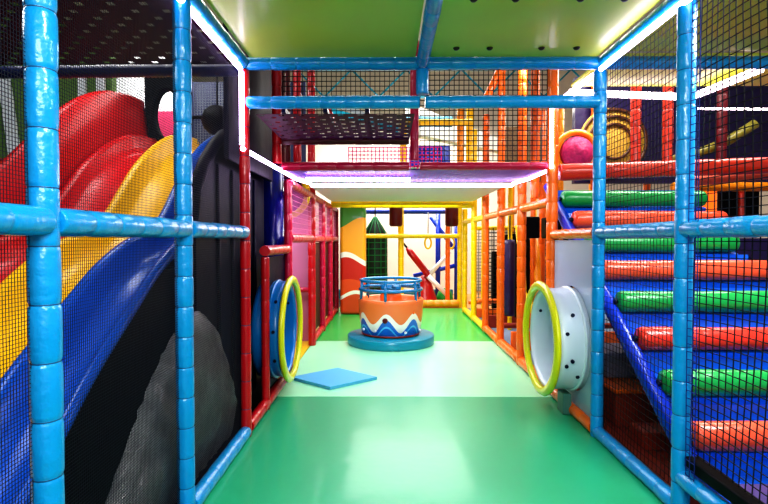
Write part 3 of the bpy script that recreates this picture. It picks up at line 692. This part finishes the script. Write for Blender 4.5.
tag(MB().box((3.44, 5.5, 1.425), (3.60, 5.58, 1.95), .02).build('glowing_board', mat('glowing_orange', S(250, 120, 30), .5, emit=S(255, 120, 30), estr=.8)), 'glowing orange panel at the right end of the top green roller', 'panel')
for i, (x, w_) in enumerate(((3.63, .2), (3.92, .14))):
    tag(MB().box((x, 5.5, 1.425), (x+w_, 5.57, 1.95), .02).build('dark_pad', M['blackish']), ['black upright pad right of the glowing orange panel', 'second black upright pad at the right edge'][i], 'pad')
pole('padded_post', (3.875, 5.53, 1.425), (3.875, 5.53, 1.98), M['rtube'], 'short coral post between the black pads at far right', 'post', 'upper posts at right', r=.035)
tag(MB().box((3.05, 5.5, 1.0), (5.6, 5.6, 1.42)).build('backing_board', M['darkp']), 'dark purple panel below the black pads at far right', 'panel')
tag(MB().box((3.05, 5.4, 0), (5.6, 5.5, .98)).build('blue_board', M['stair']), 'blue board behind the right end of the roller stair', 'panel')
# magenta ball cluster near (575,160)
tag(MB().lathe([(0, -.16), (.10, -.14), (.16, -.07), (.18, 0), (.16, .07), (.10, .14), (0, .16)], (2.02, 5.4, 2.33), 'y', 24).build('net_ball', mat('pink_ball', S(200, 50, 110), .5, 0, .6, 30, var=.5, vscale=30)), 'round pink textured ball left of the gold disc, behind the lower blue beam', 'ball')
tag(MB().lathe([(.19, -.03), (.25, -.03), (.25, .03), (.19, .03)], (2.02, 5.4, 2.33), 'y', 32, True).build('yellow_hoop', M['amber']), 'amber hoop around the pink ball on the upper right', 'ring')

# ------------------------------------------------------------------ far end
pole('padded_beam', (-.98, 8.68, 2.04), (1.46, 8.68, 2.03), M['yellow'], 'thick yellow cross beam high at the far end of the corridor', 'beam', 'yellow beams', r=.08)
pole('padded_beam', (-.75, 10.3, 1.48), (1.46, 10.3, 1.48), M['yellow'], 'yellow cross beam at mid height of the far gate frame', 'beam', 'yellow beams', r=.045)
pole('padded_beam', (-.9, 10.35, .08), (1.46, 10.35, .08), M['amber'], 'amber sill beam on the floor at the far end', 'beam', 'yellow beams', r=.08)
pole('padded_post', (.27, 10.4, .16), (.27, 10.4, 2.6), M['yellow'], 'yellow post in the middle of the far gate frame', 'post', 'yellow posts', r=.06)
pole('padded_post', (XR-.0, 10.4, 0), (XR, 10.4, 2.6), M['yellow'], 'yellow post at the right end of the far gate frame', 'post', 'yellow posts', r=.05)
pole('padded_post', (1.3, 10.9, 0), (1.3, 10.9, 2.2), M['orange'], 'orange post right behind the far gate frame', 'post', 'yellow posts', r=.05)
pole('padded_beam', (-.9, 11.0, 2.02), (1.6, 11.0, 2.02), M['deep'], 'dark blue cross beam behind the far yellow gate frame', 'beam', None, r=.05)
for i, x in enumerate((.15, 1.22)):
    tag(MB().lathe([(0, 0), (.10, .0), (.125, .03), (.125, .50), (.10, .53), (0, .53)], (x, 9.6, 1.66), n=24).build('foam_bumper', M['darkred']), ['dark red foam bumper hanging at the middle yellow post', 'dark red foam bumper hanging at the right of the far gate frame'][i], 'bumper', 'dark red bumpers')
# painted pillar (waves procedurally banded)
def wave_mat(name, bands, zc, amp, freq, mode='x'):
    """bands: list of (height, colour) from the bottom; edges follow a sine of the angle"""
    m = bpy.data.materials.new(name); m.use_nodes = True; nt = m.node_tree; b = nt.nodes['Principled BSDF']
    b.inputs['Roughness'].default_value = .35; b.inputs['Coat Weight'].default_value = .3
    tc = nt.nodes.new('ShaderNodeTexCoord'); sp = nt.nodes.new('ShaderNodeSeparateXYZ'); nt.links.new(tc.outputs['Object'], sp.inputs[0])
    def math_(op, a, b_=None):
        n = nt.nodes.new('ShaderNodeMath'); n.operation = op
        for i, v in enumerate((a, b_)):
            if v is None: continue
            if isinstance(v, (int, float)): n.inputs[i].default_value = v
            else: nt.links.new(v, n.inputs[i])
        return n.outputs[0]
    if mode == 'ang': ang = math_('ARCTAN2', sp.outputs[1], sp.outputs[0])
    else: ang = sp.outputs[0]
    prev = None
    for i, (h, col, a, ph) in enumerate(bands):
        if prev is None:
            rgb = nt.nodes.new('ShaderNodeRGB'); rgb.outputs[0].default_value = col; prev = rgb.outputs[0]; continue
        w = math_('MULTIPLY', math_('SINE', math_('ADD', math_('MULTIPLY', ang, freq), ph)), a)
        s_ = math_('GREATER_THAN', sp.outputs[2], math_('ADD', w, h))
        mx = nt.nodes.new('ShaderNodeMix'); mx.data_type = 'RGBA'
        nt.links.new(s_, mx.inputs['Factor']); nt.links.new(prev, mx.inputs['A']); mx.inputs['B'].default_value = col
        prev = mx.outputs['Result']
    nt.links.new(prev, b.inputs['Base Color'])
    return m
W = S(240, 236, 226)
pm = wave_mat('dune_mural', [(0, S(206, 74, 30), 0, 0), (.30, W, .09, 1.2), (.37, S(222, 84, 34), .09, 1.2), (.62, S(196, 44, 26), .05, 2), (.98, W, .10, 2.4), (1.08, S(238, 168, 40), .10, 2.4), (1.72, S(70, 140, 60), .1, .4)], 0, .1, 6.5)
o = MB().box((-.24, -.22, 0), (.24, .22, 2.2), .06).build('painted_pillar', pm); o.location = (-.66, 9.55, 0)
tag(o, 'padded pillar painted with orange, yellow and white dune waves, behind the carousel at left', 'pillar')
# hanging net bag
hb = thing('punch_bag', 'dark green bag in a net hanging left of the middle yellow post', 'bag', (-.28, 10.9, .3))
MB().lathe([(0, .3), (.2, .31), (.25, .4), (.26, .9), (.25, 1.5), (.2, 1.62), (.05, 1.86), (.02, 1.9), (0, 1.91)], (-.28, 10.9, 0), n=24).build('bag_body', M['bagnet'], hb)
b = MB()
for k in range(9):
    z = .4+k*.135; b.sweep([(-.28+.262*math.cos(2*PI*q/20), 10.9+.262*math.sin(2*PI*q/20), z) for q in range(21)], .009, 5, cap=False)
for k in range(12):
    a = 2*PI*k/12; b.sweep([(-.28+.262*math.cos(a), 10.9+.262*math.sin(a), .35), (-.28+.262*math.cos(a), 10.9+.262*math.sin(a), 1.52), (-.28+.03*math.cos(a), 10.9+.03*math.sin(a), 1.9)], .009, 5)
b.build('bag_net', M['baggreen'], hb)
MB().sweep([(-.28, 10.9, 1.9), (-.28, 10.9, 2.35)], .012, 6).build('rope', M['net_black'], hb)
# windmill-like crossed arms
wm = thing('crossed_arm_toy', 'toy with red and white crossed arms on a red cone behind the far gate', 'toy', (.85, 11.2, 0))
def Q(px, py, Y): return V((px-388)/500*Y, Y, 1.4-(py-240)/500*Y)
MB().sweep([Q(407, 248, 11.2), Q(410, 252, 11.2), Q(429, 276, 11.2)], [.035, .075, .075], 14).build('red_arm', M['red'], wm)
MB().sweep([Q(403, 243, 11.2), Q(409, 250, 11.2)], .022, 8).build('arm_tip', M['blackish'], wm)
MB().sweep([Q(428, 276, 11.15), Q(448, 296, 11.15)], [.06, .05], 14).build('white_arm', M['white'], wm)
MB().sweep([Q(428, 276, 11.2), Q(450, 252, 11.2)], [.06, .035], 14).build('white_arm', M['white'], wm)
MB().lathe([(0, .0), (.28, 0), (.26, .1), (.14, .45), (.08, .6), (0, .62)], (.84, 11.3, 0), n=24).build('cone_base', M['red'], wm)
tag(MB().lathe([(0, .30), (.09, .28), (.15, .22), (.19, .11), (.2, 0), (0, 0)], (1.30, 12.35-.9, 0), n=24).build('green_mound', M['green']), 'rounded green mound beside the crossed arm toy', 'mound')
# blue frame at far right
fr = thing('climbing_frame', 'tall blue padded frame behind the far gate at right', 'frame', (1.35, 11.8, 0))
for x in (1.18, 1.62):
    MB().sweep([(x, 11.8, 0), (x, 11.8, 2.1)], .06, 14).build('upright', M['deep'], fr)
MB().sweep([(1.0, 11.8, 1.95), (1.55, 11.8, 1.2)], .05, 12).build('brace', M['deep'], fr)
MB().sweep([(.6, 11.8, .55), (1.6, 11.8, .8)], .05, 12).build('cross_bar', M['deep'], fr)
for i, (px, py) in enumerate(((428, 243), (451, 243))):
    p = Q(px, py, 10.9)
    q = thing('hanging_ring', ['yellow hanging ring left of the blue frame', 'yellow hanging ring on the blue frame'][i], 'ring', p, 'yellow hanging rings')
    MB().sweep([(p.x+.07*math.cos(2*PI*k/24), p.y, p.z+.12*math.sin(2*PI*k/24)) for k in range(25)], .02, 8, cap=False).build('ring_loop', M['yellow'], q)
    MB().sweep([(p.x, p.y, p.z+.12), (p.x, p.y, 2.0)], .012, 6).build('strap', M['steel'], q)
tag(MB().box((-1.2, 11.9, 0), (1.55, 12.0, .22), .01).build('low_wall', M['teal']), 'low dark teal wall at the back of the hall beyond the gate', 'wall')
# bright roll door
dr = thing('white_shutter', 'bright white shutter wall closing the hall beyond the gate', 'shutter', (.3, 13, 0))
MB().box((-1.4, 13.0, 0), (2.2, 13.05, 2.6)).build('shutter_sheet', mat('shutter_white', S(250, 238, 226), .6, 0, .3, 3, var=.08, vscale=3), dr)
MB().box((-1.4, 12.9, 2.6), (2.2, 13.05, 2.85), .02).build('housing', M['steel'], dr)

# ------------------------------------------------------------------ carousel
cx, cy = .04, 6.82
ca = thing('toddler_carousel', 'small round carousel with a wavy painted bowl and blue hand rails on a teal disc', 'carousel', (cx, cy, 0))
MB().lathe([(0, 0), (.585, 0), (.59, .015), (.59, .108), (.58, .12), (0, .122)], (cx, cy, 0), n=72).build('base_disc', M['teal'], ca)
bwm = wave_mat('wavy_bowl', [(0, S(30, 112, 206), 0, 0), (.19, S(90, 190, 240), .07, 1.0), (.215, S(30, 112, 206), .07, 1.0), (.28, W, .085, 1.0), (.375, S(232, 128, 70), .07, 1.0)], 0, .05, 7, 'ang')
bo = MB().lathe([(0, .125), (.36, .125), (.395, .15), (.425, .30), (.44, .55), (.445, .60), (.43, .615), (.41, .60), (.395, .32), (0, .30)], n=80).build('bowl', bwm, ca)
bo.matrix_parent_inverse = Matrix(); bo.location = (0, 0, 0)
MB().lathe([(.34, .125), (.39, .128), (.40, .15), (.38, .155)], (cx, cy, 0), n=72, closed=True).build('bowl_trim', M['brown'], ca)
MB().lathe([(0, .3), (.13, .3), (.15, .33), (.15, .64), (.13, .68), (0, .69)], (cx, cy, 0), n=32).build('centre_post', M['orangeseat'], ca)
MB().lathe([(.20, .32), (.38, .32), (.39, .35), (.39, .46), (.37, .48), (.21, .48), (.20, .46)], (cx, cy, 0), n=48, closed=True).build('seat', M['orangeseat'], ca)
for (a, m_) in ((-PI/2-.18, 'darkred'), (-PI/2+.75, 'orangeseat'), (-PI/2-1.0, 'white'), (-PI/2+.45, 'white'), (-PI/2+1.1, 'white'), (-PI/2-.5, 'white')):
    z = .36 if m_ == 'darkred' else .45 if m_ != 'white' else (.20 if a > -1.5 else .22)
    rr = .43; p = V(cx+rr*math.cos(a), cy+rr*math.sin(a), z); d = V(math.cos(a), math.sin(a), 0)
    MB().sweep([p-d*.01, p+d*.006, p+d*.01], [.035 if m_ == 'darkred' else .018]*2+[.02 if m_ == 'darkred' else .01], 14).build('painted_dot', M[m_], ca)
for z, r in ((.855, .41), (.735, .42)):
    MB().sweep([(cx+r*math.cos(2*PI*k/48), cy+r*math.sin(2*PI*k/48), z) for k in range(49)], .021, 10, cap=False).build('hand_rail', M['bluepipe'], ca)
for k in range(6):
    a = k*PI/3+.35
    MB().sweep([(cx+.425*math.cos(a), cy+.425*math.sin(a), .58), (cx+.42*math.cos(a), cy+.42*math.sin(a), .735), (cx+.41*math.cos(a), cy+.41*math.sin(a), .86)], .02, 10).build('upright', M['bluepipe'], ca)
for k in range(4):
    a = k*PI/2+.2
    MB().sweep([(cx+.12*math.cos(a), cy+.12*math.sin(a), .78), (cx+.39*math.cos(a), cy+.39*math.sin(a), .78)], .018, 8).build('spoke', M['bluepipe'], ca)
MB().sweep([(cx, cy, .68), (cx, cy, .80)], .14, 20).build('hub', M['bluepipe'], ca)

# blue square mat on the floor
o = MB().prism([(-.97, 4.97), (-.54, 5.33), (-.11, 4.98), (-.54, 4.63)], 'z', .002, .03)
tag(o.build('foam_tile', M['matblue']), 'light blue square foam tile lying cornerwise on the floor', 'mat')

# ------------------------------------------------------------------ lights: assumed hall lamps, plus fills added inside the play structure
def area(name, loc, rot, sx, sy_, power, col=(1, 1, 1)):
    l = bpy.data.lights.new(name, 'AREA'); l.shape = 'RECTANGLE'; l.size = sx; l.size_y = sy_; l.energy = power; l.color = col
    o = bpy.data.objects.new(name, l); C.objects.link(o); o.location = loc; o.rotation_euler = rot; return o
area('area_light', (.24, .9, 2.66), (0, 0, 0), .9, .35, 42, (1, .97, .95))
area('area_light', (.24, -1.2, 2.5), (PI/2*.62, 0, 0), 2.0, .8, 55, (1, .98, .97))
area('area_light', (.3, 12.0, 4.6), (0, 0, 0), 4, 1.5, 260, (1, .97, .92))
area('area_light', (.3, 8.5, 5.6), (0, 0, 0), 4, 2, 130, (1, .97, .92))
area('area_light', (.3, 7.6, 2.0), (0, 0, 0), 1.8, 2.2, 55, (1, .97, .93))  # added corridor fill below the white deck board, no fixture there
area('area_light', (.3, 5.0, 2.0), (0, 0, 0), 1.8, .6, 22, (1, .95, 1))  # added corridor fill below the violet deck
area('area_light', (3.6, 7.6, 3.4), (0, 0, 0), 2, 2, 60, (1, .95, .88))
area('area_light', (3.2, 4.85, 3.3), (-.5, 0, 0), 2, .4, 40, (1, .95, .9))  # added to brighten the gold disc and the upper right level
area('area_light', (2.4, 2.3, 2.66), (0, 0, 0), 1.2, 1.0, 60, (.97, .98, 1))  # added fill that brightens the roller stair
area('area_light', (-2.6, 3.6, 4.4), (0, 0, 0), 2.5, 2.5, 60, (1, .98, .96))
area('area_light', (-2.2, 4.3, 3.3), (0, -.2, 0), 1.0, .5, 9, (1, .98, .96))
area('area_light', (-2.2, 1.7, 2.6), (0, 0, 0), 1.2, .8, 18, (1, .98, .96))
area('area_light', (-1.6, 6.1, 1.6), (.6, 0, 0), .3, .3, 7, (1, .9, .95))  # added so the pink board in the left bay is not black
area('area_light', (-2.9, 6.3, 3.9), (.5, 0, 0), 1.0, .3, 26, (1, .98, .96))  # added to light the boards seen through the oval opening
area('area_light', (2.0, 5.3, 3.4), (.7, 0, 0), 1.6, .3, 26, (1, .93, .88))  # added, tilted back to light the speckled panel and gold disc
w = bpy.data.worlds.new('world'); sc.world = w; w.use_nodes = True
w.node_tree.nodes['Background'].inputs[0].default_value = (.75, .85, 1, 1)
w.node_tree.nodes['Background'].inputs[1].default_value = .35
